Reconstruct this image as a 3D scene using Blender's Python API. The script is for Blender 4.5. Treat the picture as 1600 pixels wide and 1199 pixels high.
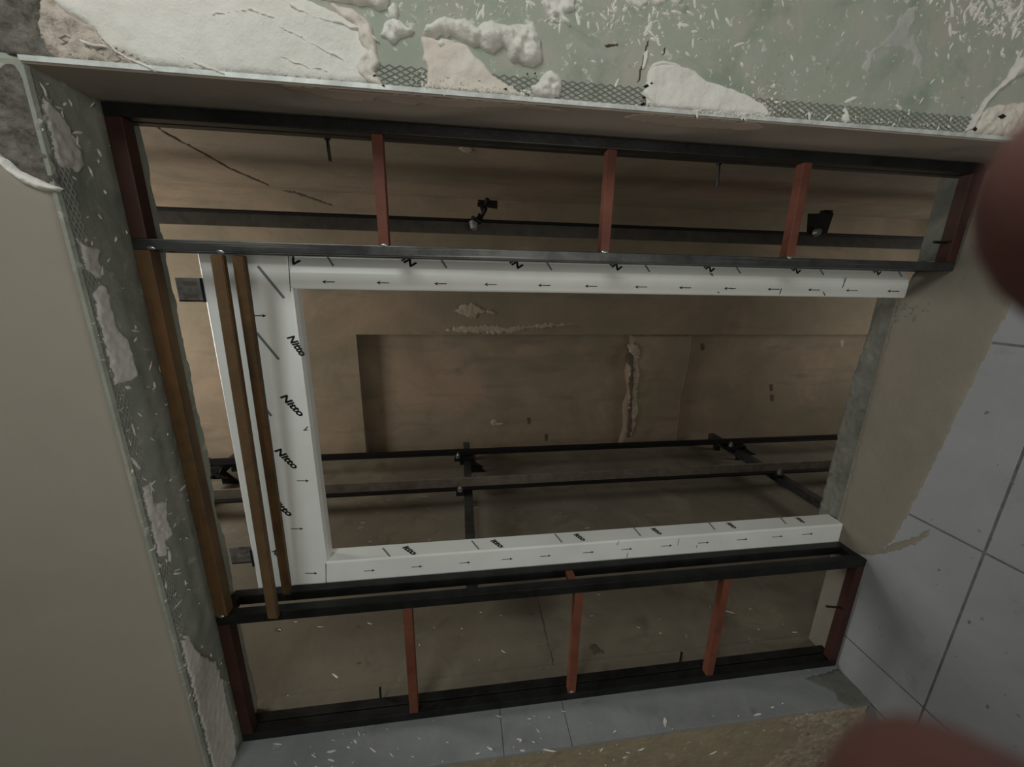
import bpy, bmesh, math, random
import numpy as np
from mathutils import Vector, Matrix, noise
for o in list(bpy.data.objects): bpy.data.objects.remove(o)
C = bpy.context.scene.collection
sc = bpy.context.scene
random.seed(7)
# World axes: X along the landing wall, Y into the lift shaft, Z up (the photograph was taken with the phone on its side).
# ------------------------------------------------------------------ camera
FPX = 594.42
RC = Matrix(((0.99132772, 0.01723237, 0.13027817), (0.01656338, 0.96707436, -0.2539544), (-0.13036492, 0.25390988, 0.95840219)))
MW = Matrix(((0, 1, 0), (0, 0, -1), (-1, 0, 0)))
ROT = MW @ RC.transposed()
CAM = Vector((1.63394881, -0.96989533, 1.62968101))
cam_d = bpy.data.cameras.new('camera'); cam = bpy.data.objects.new('camera', cam_d); C.objects.link(cam)
cam.matrix_world = Matrix.Translation(CAM) @ ROT.to_4x4()
cam_d.sensor_width = 36; cam_d.lens = FPX / 1600 * 36; cam_d.clip_start = 0.004; cam_d.clip_end = 60
cam_d.dof.use_dof = True; cam_d.dof.focus_distance = 1.7; cam_d.dof.aperture_fstop = 6.0
sc.camera = cam
# ------------------------------------------------------------------ light and exposure
w = bpy.data.worlds.new('world'); sc.world = w; w.use_nodes = True
w.node_tree.nodes['Background'].inputs[0].default_value = (.8, .85, .9, 1); w.node_tree.nodes['Background'].inputs[1].default_value = .05
def area(name, loc, target, sx, sy, energy, col):
    l = bpy.data.lights.new(name, 'AREA'); l.shape = 'RECTANGLE'; l.size = sx; l.size_y = sy; l.energy = energy; l.color = col
    o = bpy.data.objects.new(name, l); C.objects.link(o); o.location = loc
    o.rotation_euler = (Vector(target) - Vector(loc)).to_track_quat('-Z', 'Y').to_euler(); return o
area('lobby_light', (3.35, -1.75, 2.75), (1.7, 0.0, 1.6), 0.9, 0.9, 46, (.97, 1, .98))
area('landing_fill_light', (1.5, -2.9, .95), (1.5, 0.0, 1.35), 1.7, 1.5, 34, (1, .95, .88))  # added low fill for soffit, front wall and shaft; no doorway built there
area('shaft_work_light', (1.3, 1.3, 5.2), (1.2, 1.7, 1.0), 1.0, 0.8, 88, (1, .96, .90))
area('shaft_pit_fill', (1.3, 1.3, -3.4), (1.2, 1.9, 0), 1.0, 0.8, 26, (1, .96, .90))  # added weak fill for the lower shaft; no lamp known in the pit
sc.view_settings.view_transform = 'Standard'; sc.view_settings.look = 'None'; sc.view_settings.gamma = 1
sc.view_settings.use_curve_mapping = False; sc.view_settings.exposure = -0.42
# ------------------------------------------------------------------ helpers
def lin(c): return tuple(((x / 255) / 12.92 if x / 255 <= .04045 else ((x / 255 + .055) / 1.055) ** 2.4) for x in c) + (1,)
def at(px, py, ax, val):
    """the point on the real plane X/Y/Z = val that the photograph shows at pixel (px, py)"""
    d = ROT @ Vector(((px - 800) / FPX, -(py - 599.5) / FPX, -1)); i = 'XYZ'.index(ax)
    return CAM + d * ((val - CAM[i]) / d[i])
def obj(name, me, mat, parent=None, **props):
    if isinstance(me, bmesh.types.BMesh):
        m = bpy.data.meshes.new(name); me.to_mesh(m); me.free(); me = m
    if mat and not me.materials: me.materials.append(mat)
    o = bpy.data.objects.new(name, me); C.objects.link(o)
    if parent: o.parent = parent
    for k, v in props.items(): o[k] = v
    return o
def thing(name, label, cat, loc=(0, 0, 0), group=None):
    o = bpy.data.objects.new(name, None); C.objects.link(o); o.location = loc; o.empty_display_size = .05
    o['label'] = label; o['category'] = cat
    if group: o['group'] = group
    return o
def box(bm, x0, x1, y0, y1, z0, z1, bev=0):
    r = bmesh.ops.create_cube(bm, size=1); vs = r['verts']
    for v in vs:
        v.co = Vector(((x0 + x1) / 2 + v.co.x * (x1 - x0), (y0 + y1) / 2 + v.co.y * (y1 - y0), (z0 + z1) / 2 + v.co.z * (z1 - z0)))
    if bev:
        es = list({e for v in vs for e in v.link_edges})
        bmesh.ops.bevel(bm, geom=es, offset=bev, segments=2, affect='EDGES', profile=.6)
    return bm
def bxo(name, b, mat, parent=None, bev=0, **kw): return obj(name, box(bmesh.new(), *b, bev), mat, parent, **kw)
def smooth(o):
    for p in o.data.polygons: p.use_smooth = True
    return o
def cyl(bm, p, q, r, n=12, r2=None):
    p, q = Vector(p), Vector(q); d = q - p
    m = Matrix.Translation((p + q) / 2) @ d.to_track_quat('Z', 'Y').to_matrix().to_4x4()
    bmesh.ops.create_cone(bm, cap_ends=True, segments=n, radius1=r, radius2=r if r2 is None else r2, depth=d.length, matrix=m); return bm
def prism(pts, axis, a, b, bm=None):
    """polygon pts in the two other axes, run along axis from a to b"""
    bm = bm or bmesh.new(); i = 'XYZ'.index(axis); j, k = [t for t in range(3) if t != i]
    R = []
    for t in (a, b):
        ring = []
        for p in pts:
            c = [0, 0, 0]; c[i] = t; c[j], c[k] = p; ring.append(bm.verts.new(c))
        R.append(ring)
    n = len(pts)
    for s in range(n): bm.faces.new((R[0][s], R[0][(s + 1) % n], R[1][(s + 1) % n], R[1][s]))
    bm.faces.new(R[0][::-1]); bm.faces.new(R[1]); bmesh.ops.recalc_face_normals(bm, faces=bm.faces[:]); return bm
# ------------------------------------------------------------------ materials
def mat(name, base, c2=None, scale=3.0, spread=(.4, .65), rough=.8, metal=0, bump=0, bscale=30, spots=None, streak=None, blot=None, spec=.3):
    m = bpy.data.materials.new(name); m.use_nodes = True; nt = m.node_tree; N, L = nt.nodes, nt.links
    b = N['Principled BSDF']; b.inputs['Roughness'].default_value = rough; b.inputs['Metallic'].default_value = metal
    b.inputs['Specular IOR Level'].default_value = spec
    tc = N.new('ShaderNodeTexCoord'); geo = N.new('ShaderNodeNewGeometry'); P = geo.outputs['Position']
    def nz(s, det=6, ro=.6, vec=P, dist=0):
        n = N.new('ShaderNodeTexNoise'); n.inputs['Scale'].default_value = s; n.inputs['Detail'].default_value = det
        n.inputs['Roughness'].default_value = ro; n.inputs['Distortion'].default_value = dist; L.new(vec, n.inputs['Vector']); return n.outputs['Fac']
    def ramp(f, a, bb):
        r = N.new('ShaderNodeValToRGB'); r.color_ramp.elements[0].position = a; r.color_ramp.elements[1].position = bb
        L.new(f, r.inputs[0]); return r.outputs[0]
    def mix(f, a, bb, fac=1):
        x = N.new('ShaderNodeMix'); x.data_type = 'RGBA'
        if fac != 1:
            mm = N.new('ShaderNodeMath'); mm.operation = 'MULTIPLY'; L.new(f, mm.inputs[0]); mm.inputs[1].default_value = fac; f = mm.outputs[0]
        L.new(f, x.inputs['Factor'])
        for s, v in (('A', a), ('B', bb)):
            i = x.inputs[6 if s == 'A' else 7]
            if isinstance(v, tuple): i.default_value = v
            else: L.new(v, i)
        return x.outputs[2]
    col = lin(base)
    if c2: col = mix(ramp(nz(scale, 8, .65, dist=.4), *spread), col, lin(c2))
    for (cc, s, lo, hi, f, seed) in (blot or []):
        mp = N.new('ShaderNodeMapping'); mp.inputs['Location'].default_value = (seed, seed * 1.7, seed * .3); L.new(P, mp.inputs[0])
        col = mix(ramp(nz(s, 7, .6, mp.outputs[0], .6), lo, hi), col, lin(cc), f)
    if streak:
        cc, sv, lo, hi, f = streak
        mp = N.new('ShaderNodeMapping'); mp.inputs['Scale'].default_value = sv; L.new(P, mp.inputs[0])
        col = mix(ramp(nz(1, 5, .6, mp.outputs[0], .3), lo, hi), col, lin(cc), f)
    if spots:
        cc, s, th, f = spots
        v = N.new('ShaderNodeTexNoise'); v.inputs['Scale'].default_value = s; v.inputs['Detail'].default_value = 2; L.new(P, v.inputs['Vector'])
        col = mix(ramp(v.outputs['Fac'], th, th + .03), col, lin(cc), f)
    if isinstance(col, tuple): b.inputs['Base Color'].default_value = col
    else: L.new(col, b.inputs['Base Color'])
    if bump:
        bp = N.new('ShaderNodeBump'); bp.inputs['Strength'].default_value = 1; bp.inputs['Distance'].default_value = bump
        L.new(nz(bscale, 8, .6), bp.inputs['Height']); L.new(bp.outputs[0], b.inputs['Normal'])
    return m
M = {}
M['green'] = mat('green_primer_plaster', (162, 165, 154), (148, 158, 144), 3.5, (.35, .6), .8, bump=.004, bscale=14,
                 blot=[((168, 164, 154), 7, .5, .62, .8, 3), ((127, 141, 126), 5, .54, .68, .75, 9), ((212, 212, 204), 55, .61, .66, .6, 1), ((112, 116, 106), 30, .66, .72, .55, 6)])
M['plaster'] = mat('white_plaster', (222, 221, 214), (210, 209, 201), 5, (.4, .7), .75, bump=.005, bscale=45, blot=[((212, 200, 184), 4, .58, .72, .35, 4)])
M['plaster_cream'] = mat('cream_wet_plaster', (210, 206, 196), (208, 198, 185), 9, (.35, .65), .6, bump=.004, bscale=40)
M['plaster_pink'] = mat('pinkish_rough_plaster', (196, 186, 174), (150, 140, 128), 30, (.45, .7), .85, bump=.008, bscale=60)
M['cement_dark'] = mat('rough_dark_cement', (120, 116, 108), (74, 72, 66), 22, (.4, .65), .9, bump=.008, bscale=60)
M['plaster_grey'] = mat('grey_skim_plaster', (214, 212, 206), (200, 197, 191), 6, (.4, .65), .7, bump=.0025, bscale=30)
M['beige'] = mat('beige_skim', (148, 143, 131), (142, 135, 123), 1.6, (.35, .7), .85, bump=.0006, bscale=120, blot=[((149, 147, 133), 2.2, .5, .75, .6, 5)])
M['soffit'] = mat('grey_green_render', (148, 151, 140), (126, 132, 121), 7, (.35, .65), .85, bump=.004, bscale=25, blot=[((180, 180, 172), 26, .6, .68, .6, 2)])
M['reveal'] = mat('brown_grey_skim', (160, 151, 140), (168, 156, 143), 2.2, (.45, .6), .8, bump=.001, bscale=30, blot=[((150, 142, 131), 3.5, .5, .56, .7, 6)])
M['soffit_patch'] = mat('grey_plaster_on_soffit', (208, 206, 198), (188, 187, 179), 9, (.4, .65), .75, bump=.003, bscale=30)
M['reveal_light'] = mat('pinkish_skim', (186, 168, 155), (176, 160, 147), 5, (.4, .6), .8)
M['block'] = mat('blue_grey_block', (136, 140, 141), (124, 128, 129), 5, (.35, .65), .85, bump=.0016, bscale=50,
                 streak=((176, 178, 172), (16, 30, 16), .70, .74, .7), blot=[((98, 104, 104), 6, .6, .72, .6, 2)])
M['yellow'] = mat('yellowish_render', (150, 140, 116), (132, 124, 104), 12, (.35, .65), .9, bump=.005, bscale=40,
                  blot=[((178, 170, 148), 20, .6, .66, .6, 3), ((96, 90, 74), 30, .62, .7, .5, 7)])
M['yellow_pale'] = mat('pale_rough_render', (162, 152, 132), (132, 122, 104), 16, (.35, .65), .9, bump=.006, bscale=50, blot=[((186, 178, 162), 24, .58, .64, .6, 3), ((92, 84, 72), 22, .60, .68, .6, 7)])
M['tile'] = mat('grey_stone_tile', (139, 142, 144), (130, 133, 135), 4, (.35, .7), .75, bump=.0006, bscale=60, blot=[((100, 101, 99), 6, .62, .76, .5, 1), ((92, 90, 86), 40, .70, .74, .5, 8)])
M['screed'] = mat('tile_bed', (100, 101, 100), (84, 84, 83), 20, (.4, .6), .9, bump=.002)
M['mortar'] = mat('beige_mortar', (124, 119, 107), (115, 111, 101), 5, (.35, .65), .9, bump=.0015, bscale=60, blot=[((126, 117, 105), 3, .5, .7, .5, 4), ((98, 92, 82), 20, .68, .74, .45, 9)])
M['sill'] = mat('dirty_concrete_sill', (112, 114, 106), (92, 94, 88), 10, (.35, .65), .9, bump=.003, bscale=40, blot=[((70, 70, 66), 14, .62, .7, .6, 2)])
CB = ((128, 117, 99), (115, 106, 89))
M['concrete'] = mat('shaft_concrete', CB[0], CB[1], 2.2, (.35, .65), .9, bump=.002, bscale=24,
                    streak=((104, 95, 82), (9, 9, 1.6), .55, .72, .6), blot=[((148, 128, 109), 1.1, .46, .62, .7, 2), ((108, 101, 84), .9, .5, .64, .6, 11), ((98, 88, 76), 8, .64, .76, .5, 5)])
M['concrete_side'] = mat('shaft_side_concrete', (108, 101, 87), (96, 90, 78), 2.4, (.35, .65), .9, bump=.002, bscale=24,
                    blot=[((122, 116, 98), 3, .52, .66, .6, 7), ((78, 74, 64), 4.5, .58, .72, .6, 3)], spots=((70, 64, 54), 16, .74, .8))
M['patchc'] = mat('light_mortar_smear', (158, 146, 126), (136, 125, 108), 14, (.4, .65), .9, bump=.002, bscale=40)
M['darkmark'] = mat('dark_crack_and_mark', (74, 66, 56), (88, 78, 66), 12, (.4, .6), .9)
M['black'] = mat('black_painted_steel', (44, 45, 44), (30, 31, 30), 9, (.4, .6), .42, .6, bump=.0006, bscale=80, spec=.5)
M['steel'] = mat('mill_steel', (78, 80, 79), (54, 55, 55), 10, (.4, .65), .4, .7, bump=.0006, bscale=60, streak=((132, 132, 128), (120, 120, 2), .58, .7, .7), spec=.5)
M['red'] = mat('red_oxide_primer', (110, 66, 50), (90, 50, 38), 9, (.35, .65), .6, 0, bump=.0006, bscale=60, streak=((76, 42, 34), (30, 30, 4), .6, .75, .7))
M['reddark'] = mat('dark_red_primer', (58, 34, 27), (46, 26, 21), 9, (.35, .65), .6, 0, bump=.0006, bscale=60)
M['rust'] = mat('rusted_steel', (94, 72, 43), (66, 50, 32), 7, (.35, .65), .65, .1, bump=.0008, bscale=60, streak=((100, 68, 38), (3, 60, 60), .5, .68, .8))
M['rustdark'] = mat('dark_rusted_steel', (98, 78, 52), (76, 58, 40), 7, (.35, .65), .65, .1, bump=.0008, bscale=60, streak=((104, 72, 44), (3, 60, 60), .55, .7, .7))
M['rail'] = mat('rail_steel', (116, 108, 97), (92, 85, 76), 12, (.4, .65), .5, .15, bump=.0004, spec=.5)
M['rail_dull'] = mat('dull_rail_steel', (82, 79, 73), (66, 63, 58), 12, (.4, .65), .5, .2)
M['raildark'] = mat('rail_flange_steel', (24, 23, 22), (18, 17, 16), 12, (.4, .65), .6, .3)
M['galv'] = mat('galvanised_steel', (168, 172, 174), (110, 114, 118), 16, (.4, .6), .4, .35, bump=.0008, bscale=30, spec=.6)
M['bolt'] = mat('zinc_bolt', (176, 178, 176), (130, 130, 128), 60, (.4, .6), .3, .8)
M['film'] = mat('white_protective_film', (222, 226, 222), (214, 218, 213), 3, (.4, .6), .38, 0, bump=.0004, bscale=9, spec=.5, blot=[((176, 178, 170), 16, .66, .74, .4, 3)])
M['ink'] = mat('black_ink', (22, 22, 24), rough=.5)
M['greyink'] = mat('grey_ink', (112, 116, 114), rough=.5)
M['mesh'] = mat('galvanised_mesh', (146, 149, 142), (130, 133, 126), 60, (.4, .6), .6, .1)
M['nose'] = mat('bead_nose', (214, 220, 216), (180, 186, 180), 20, (.4, .6), .4, .2)
M['lobby'] = mat('lobby_wall_render', (150, 146, 136), (138, 134, 124), 2, (.4, .6), .9)
M['skin'] = mat('skin', (140, 98, 94), (116, 72, 71), 30, (.4, .6), .5, bump=.0002, bscale=600)
M['nail'] = mat('nail', (160, 116, 110), rough=.4)
M['sleeve'] = mat('dark_sleeve_cloth', (44, 46, 52), (34, 36, 40), 80, (.4, .6), .9, bump=.0006, bscale=400)
# ------------------------------------------------------------------ irregular patches of plaster
def inside(P, poly):
    x, y = P[:, 0][:, None], P[:, 1][:, None]; a = poly; b = np.roll(poly, -1, 0)
    c = ((a[:, 1] > y) != (b[:, 1] > y)) & (x < (b[:, 0] - a[:, 0]) * (y - a[:, 1]) / (b[:, 1] - a[:, 1] + 1e-12) + a[:, 0])
    return c.sum(1) % 2 == 1
def near(P, poly):
    a = poly; d = np.roll(poly, -1, 0) - a
    t = np.clip(((P[:, None] - a) * d).sum(2) / ((d * d).sum(1) + 1e-12), 0, 1)
    Q = a + t[..., None] * d; D = np.linalg.norm(P[:, None] - Q, axis=2); i = D.argmin(1)
    return D[np.arange(len(P)), i], Q[np.arange(len(P)), i]
def patch(name, pts, ax, val, sgn, thick, rough, m, parent, res=.006, edge=.01, nsc=40, jag=.0, px=True, seed=0, lip=0, clampmin=None, **kw):
    """a raised patch that hugs the plane ax=val and stands out along sgn"""
    i = 'XYZ'.index(ax); j, k = [t for t in range(3) if t != i]
    if px: W = [at(p[0], p[1], ax, val) for p in pts]; poly = np.array([[q[j], q[k]] for q in W])
    else: poly = np.array(pts, float)
    if clampmin is not None: poly[:, clampmin[0]] = np.maximum(poly[:, clampmin[0]], clampmin[1])
    # subdivide and roughen the outline
    out = []
    for a, b in zip(poly, np.roll(poly, -1, 0)):
        n = max(1, int(np.linalg.norm(b - a) / (res * 1.5)))
        for s in range(n):
            q = a + (b - a) * s / n
            if jag: q = q + jag * np.array([noise.noise(Vector((q[0] * 60, q[1] * 60, seed))), noise.noise(Vector((q[0] * 60, q[1] * 60, seed + 9)))])
            out.append(q)
    poly = np.array(out); lo, hi = poly.min(0) - res, poly.max(0) + res
    nx, ny = int((hi[0] - lo[0]) / res) + 2, int((hi[1] - lo[1]) / res) + 2
    gx, gy = np.meshgrid(lo[0] + np.arange(nx) * res, lo[1] + np.arange(ny) * res, indexing='ij')
    P = np.stack([gx.ravel(), gy.ravel()], 1); ins = inside(P, poly)
    D = np.zeros(len(P)); Q = P.copy()
    cell = np.zeros(len(P), bool)
    g = ins.reshape(nx, ny); dil = g.copy()
    dil[1:] |= g[:-1]; dil[:-1] |= g[1:]; dil[:, 1:] |= dil[:, :-1].copy(); dil[:, :-1] |= dil[:, 1:].copy(); dil[1:] |= dil[:-1].copy(); dil[:-1] |= dil[1:].copy()
    idx = np.where(dil.ravel())[0]
    for s in range(0, len(idx), 4000):
        ii = idx[s:s + 4000]; D[ii], Q[ii] = near(P[ii], poly)
    bm = bmesh.new(); V = {}
    for n in idx:
        a, b = (P[n] if ins[n] else Q[n]); d = D[n] if ins[n] else 0
        e = min(1, d / edge); h = thick * math.sqrt(e) if d > 0 else -.002
        if d > 0:
            h += rough * e * (noise.fractal(Vector((a * nsc, b * nsc, seed)), 1, 2, 5)) + lip * max(0, 1 - abs(d - edge * .7) / (edge * .7))
            h = max(h, .0006)
        c = [0, 0, 0]; c[i] = val + sgn * h; c[j] = a; c[k] = b; V[n] = bm.verts.new(c)
    for x in range(nx - 1):
        for y in range(ny - 1):
            q = [x * ny + y, (x + 1) * ny + y, (x + 1) * ny + y + 1, x * ny + y + 1]
            if all(t in V for t in q) and any(ins[t] for t in q): bm.faces.new([V[t] for t in q])
    bmesh.ops.delete(bm, geom=[v for v in bm.verts if not v.link_faces], context='VERTS')
    bmesh.ops.remove_doubles(bm, verts=bm.verts[:], dist=.0003)
    bmesh.ops.recalc_face_normals(bm, faces=bm.faces[:])
    s = sum(f.normal[i] for f in bm.faces)
    if s * sgn < 0: bmesh.ops.reverse_faces(bm, faces=bm.faces[:])
    return smooth(obj(name, bm, m, parent, **kw))
def flecks(name, n, region, ax, val, sgn, m, parent, size=(.003, .012), seed=1, ang=None, elong=3, height=.003):
    """many small splashes, joined"""
    rnd = random.Random(seed); i = 'XYZ'.index(ax); j, k = [t for t in range(3) if t != i]; bm = bmesh.new()
    for _ in range(n):
        px, py = region(rnd); p = at(px, py, ax, val); r = rnd.uniform(*size) * (.5 + rnd.random() ** 3); el = 1 + rnd.random() * elong
        th = rnd.uniform(0, 6.28) if ang is None else ang + rnd.gauss(0, .35); K = 7; ring = []
        for s in range(K):
            t = s / K * 6.283; u = r * el * math.cos(t) * rnd.uniform(.7, 1.2) * .5; v = r * math.sin(t) * rnd.uniform(.6, 1.2) * .5
            c = [0, 0, 0]; c[i] = val - sgn * .0005; c[j] = p[j] + u * math.cos(th) - v * math.sin(th); c[k] = p[k] + u * math.sin(th) + v * math.cos(th)
            ring.append(bm.verts.new(c))
        c = [0, 0, 0]; c[i] = val + sgn * height * rnd.uniform(.4, 1); c[j], c[k] = p[j], p[k]; t = bm.verts.new(c)
        for s in range(K): bm.faces.new((ring[s], ring[(s + 1) % K], t))
    bmesh.ops.recalc_face_normals(bm, faces=bm.faces[:])
    return obj(name, bm, m, parent, kind='stuff')
W_, H_ = 2.03, 2.45            # width and height of the rough opening
SX, SY = 2.31, 2.50            # shaft side wall and back wall
S = dict(kind='structure')
# ------------------------------------------------------------------ setting: landing walls
wr = bxo('wall_right', (W_, 4.2, 0, .26, -3.2, 3.05), M['green'], **S)
wl = bxo('wall_left', (-2.0, 0, 0, .26, -3.2, 3.05), M['yellow'], **S)
wa = bxo('wall_above', (0, W_, 0, .255, H_, 3.05), M['soffit'], **S)
bxo('reveal_skim', (W_ - .006, W_ + .001, .0005, .15, 0, H_), M['reveal'], wr)
bxo('reveal_render', (W_ - .004, W_ + .001, .15, .27, 0, H_), M['soffit'], wr)
# beige skim over the lintel, with the landing-side edge left rough near the corner
patch('skim_coat', [(1.802, 2.4515), (1.81, 2.455), (1.835, 2.50), (1.866, 2.54), (1.90, 2.62), (1.93, 3.04), (.004, 3.04), (.004, 2.4515)], 'Y', 0, -1, .004, .0005, M['beige'], wa, res=.02, edge=.004, nsc=4, px=False)
patch('plaster_curl', [(-30, 235), (0, 244), (14, 250), (30, 266), (52, 276), (74, 286), (99, 295), (92, 300), (66, 299), (40, 288), (18, 272), (0, 256), (-30, 250)], 'Y', -.003, -1, .014, .004, M['plaster'], wa, res=.003, edge=.008, nsc=90)
patch('rough_render', [(-30, 108), (22, 100), (36, 120), (60, 190), (85, 265), (95, 292), (60, 282), (30, 266), (0, 240), (-30, 235)], 'Y', 0, -1, .004, .006, M['cement_dark'], wa, res=.004, edge=.006, nsc=50, jag=.004)
# soffit of the opening: ragged inner edge
rag = [(.0, .262)]
for q in range(1, 60):
    x = q * W_ / 60; rag.append((x, .272 + .018 * noise.noise(Vector((x * 5, 0, 3))) + .007 * noise.noise(Vector((x * 30, 2, 3)))))
sof = patch('soffit_render', [(0, .001)] + rag + [(W_, .265), (W_, .001)], 'Z', H_, -1, .006, .0025, M['soffit'], wa, res=.008, edge=.004, nsc=18, px=False, seed=4)
soft = [[(41, 141), (65, 154), (82, 165), (96, 176), (106, 193), (113, 216), (128, 239), (133, 261), (125, 273), (111, 264), (94, 261), (82, 250), (68, 233), (54, 208), (45, 188), (42, 165)],
        [(99, 372), (120, 372), (135, 385), (155, 388), (156, 410), (159, 440), (145, 432), (130, 420), (112, 415), (104, 395)],
        [(147, 450), (160, 447), (172, 460), (175, 485), (183, 512), (197, 530), (207, 552), (215, 590), (190, 600), (168, 606), (156, 560), (146, 512), (147, 485), (143, 460)],
        [(220, 762), (232, 755), (237, 772), (243, 787), (260, 786), (262, 817), (269, 837), (257, 847), (260, 870), (244, 872), (233, 850), (222, 812), (217, 775)],
        [(282, 1001), (295, 996), (305, 1014), (325, 1029), (337, 1034), (347, 1061), (360, 1124), (368, 1149), (365, 1240), (336, 1240), (307, 1136), (293, 1074), (284, 1030)]]
for n, p in enumerate(soft):
    patch('plaster_patch', p, 'Z', H_ - .006, -1, .0045, .003 if n != 4 else .0012, M['soffit_patch'], wa, res=.004, edge=.006, nsc=60, jag=.008, seed=n, clampmin=(1, .012))
def reg_soffit(r):
    y = r.uniform(130, 1150); x = 30 + .262 * (y - 97) + r.uniform(8, 60 + 60 * (r.random() < .5) - .03 * y); return x, y
flecks('plaster_flecks', 190, reg_soffit, 'Z', H_ - .0075, -1, M['plaster'], wa, (.004, .011), 5, elong=4)
# ------------------------------------------------------------------ plaster on the green wall
WP = [('plaster_patch', [(78, -40), (480, -40), (470, -5), (500, 8), (530, 22), (560, 34), (578, 48), (583, 66), (590, 84), (592, 100), (578, 110), (586, 124), (604, 139), (500, 131), (400, 123), (300, 114), (240, 108), (222, 96), (200, 84), (175, 76), (160, 58), (140, 40), (110, 24), (88, 8)], .005, .0035, 'plaster', 12, .007, .0, 0),
      ('rough_plaster', [(58, -40), (80, -40), (90, 8), (110, 24), (140, 40), (160, 58), (175, 76), (200, 84), (222, 96), (245, 112), (160, 105), (110, 100), (84, 92), (70, 70), (62, 40), (66, 20)], .004, .008, 'plaster_pink', 45, .004, .006, 0),
      ('rough_cement', [(-40, -40), (62, -40), (66, 20), (62, 40), (70, 70), (84, 92), (40, 94), (0, 88), (-40, 84)], .003, .009, 'cement_dark', 45, .004, .006, 0),
      ('plaster_slab', [(474, -30), (606, -30), (608, 6), (604, 16), (592, 18), (578, 10), (560, 9), (530, 4), (500, 1)], .013, .005, 'plaster', 40, .004, .004, .004),
      ('plaster_edge', [(515, 6), (548, 14), (572, 28), (584, 46), (588, 70), (594, 98), (586, 112), (600, 136), (576, 134), (560, 118), (552, 104), (560, 92), (572, 84), (560, 62), (556, 42), (530, 26)], .008, .006, 'plaster_cream', 38, .004, .005, .003),
      ('plaster_blob', [(589, 48), (596, 52), (600, 36), (612, 29), (626, 34), (636, 42), (648, 48), (643, 57), (632, 61), (618, 66), (612, 71), (603, 62), (594, 58)], .013, .007, 'plaster', 70, .003, .005, 0),
      ('plaster_blob', [(604, 14), (612, 3), (622, 8), (625, 22), (621, 30), (611, 28)], .009, .005, 'plaster', 70, .003, .004, 0),
      ('plaster_ridge', [(660, 52), (664, 42), (674, 38), (680, 32), (694, 27), (704, 28), (714, 33), (726, 29), (738, 38), (746, 44), (756, 36), (768, 32), (782, 38), (792, 42), (804, 40), (812, 38), (822, 40), (832, 36), (838, 44), (842, 52), (845, 68), (847, 88), (844, 99), (832, 105), (818, 103), (808, 97), (800, 100), (794, 92), (791, 78), (784, 72), (780, 80), (770, 85), (758, 83), (750, 74), (738, 73), (726, 67), (712, 60), (704, 56), (698, 62), (690, 56), (676, 59), (664, 58)], .021, .012, 'plaster', 55, .0035, .004, .003),
      ('plaster_smear', [(659, 56), (676, 60), (700, 62), (722, 68), (736, 78), (748, 92), (760, 102), (770, 116), (782, 126), (800, 138), (824, 150), (836, 162), (760, 155), (700, 149), (640, 145), (655, 140), (668, 130), (666, 116), (670, 104), (660, 94), (662, 82), (658, 70)], .005, .004, 'plaster_cream', 30, .005, .006, .002),
      ('plaster_blob', [(684, 66), (690, 60), (699, 66), (697, 75), (686, 77), (681, 72)], .009, .003, 'plaster', 80, .003, .003, 0),
      ('plaster_blob', [(829, 137), (838, 134), (842, 122), (852, 112), (862, 109), (872, 116), (878, 128), (877, 142), (872, 154), (858, 158), (842, 154), (832, 148)], .018, .012, 'plaster', 75, .0035, .005, 0),
      ('plaster_patch', [(844, -30), (905, -30), (898, 6), (900, 16), (886, 20), (879, 18), (884, 28), (893, 38), (890, 43), (882, 38), (872, 24), (862, 26), (878, 36), (864, 36), (856, 24), (848, 10)], .006, .006, 'plaster', 60, .0035, .004, .002),
      ('plaster_patch', [(1003, 148), (1008, 132), (1012, 110), (1020, 100), (1034, 97), (1052, 100), (1066, 105), (1084, 110), (1096, 122), (1104, 127), (1124, 133), (1146, 140), (1166, 150), (1186, 160), (1196, 170), (1206, 190), (1150, 184), (1090, 180), (1036, 173), (1014, 164)], .007, .003, 'plaster', 28, .005, .004, .002),
      ('plaster_lip', [(1013, 108), (1020, 99), (1034, 95), (1054, 99), (1064, 104), (1062, 112), (1048, 107), (1030, 106), (1018, 109)], .016, .002, 'plaster', 40, .003, .0, 0),
      ('plaster_strand', [(1502, 214), (1508, 200), (1522, 178), (1540, 152), (1558, 136), (1572, 122), (1580, 104), (1592, 90), (1640, 70), (1640, 104), (1600, 112), (1584, 124), (1570, 134), (1552, 148), (1540, 164), (1526, 186), (1518, 204)], .014, .006, 'plaster_grey', 50, .004, .005, .002),
      ('plaster_patch', [(1505, 213), (1520, 198), (1528, 184), (1540, 170), (1560, 164), (1590, 160), (1640, 158), (1640, 240), (1560, 223)], .008, .008, 'plaster_cream', 45, .004, .005, 0),
      ('plaster_fleck', [(1316, 161), (1322, 156), (1334, 150), (1342, 151), (1338, 156), (1326, 162)], .004, .001, 'plaster', 50, .003, 0, 0),
      ('plaster_fleck', [(1315, 170), (1320, 166), (1325, 174), (1328, 190), (1318, 196), (1312, 184), (1318, 178)], .004, .001, 'plaster', 50, .003, 0, 0),
      ('plaster_patch', [(966, -30), (1070, -30), (1068, 4), (1052, 10), (1044, 2), (1030, 12), (1014, 4), (1004, 14), (990, 6), (980, 12), (972, 0)], .005, .006, 'plaster', 70, .004, .01, 0)]
for n, (nm, p, th, ro, m, ns, res, jag, lip) in enumerate(WP):
    patch(nm, p, 'Y', 0, -1, th, ro, M[m], wr, res=res, edge=max(.006, th), nsc=ns, jag=jag, seed=n, lip=lip, clampmin=(0, W_ + .005))
def g(cx, cy, sx, sy): return lambda r: (r.gauss(cx, sx), r.gauss(cy, sy))
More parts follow.
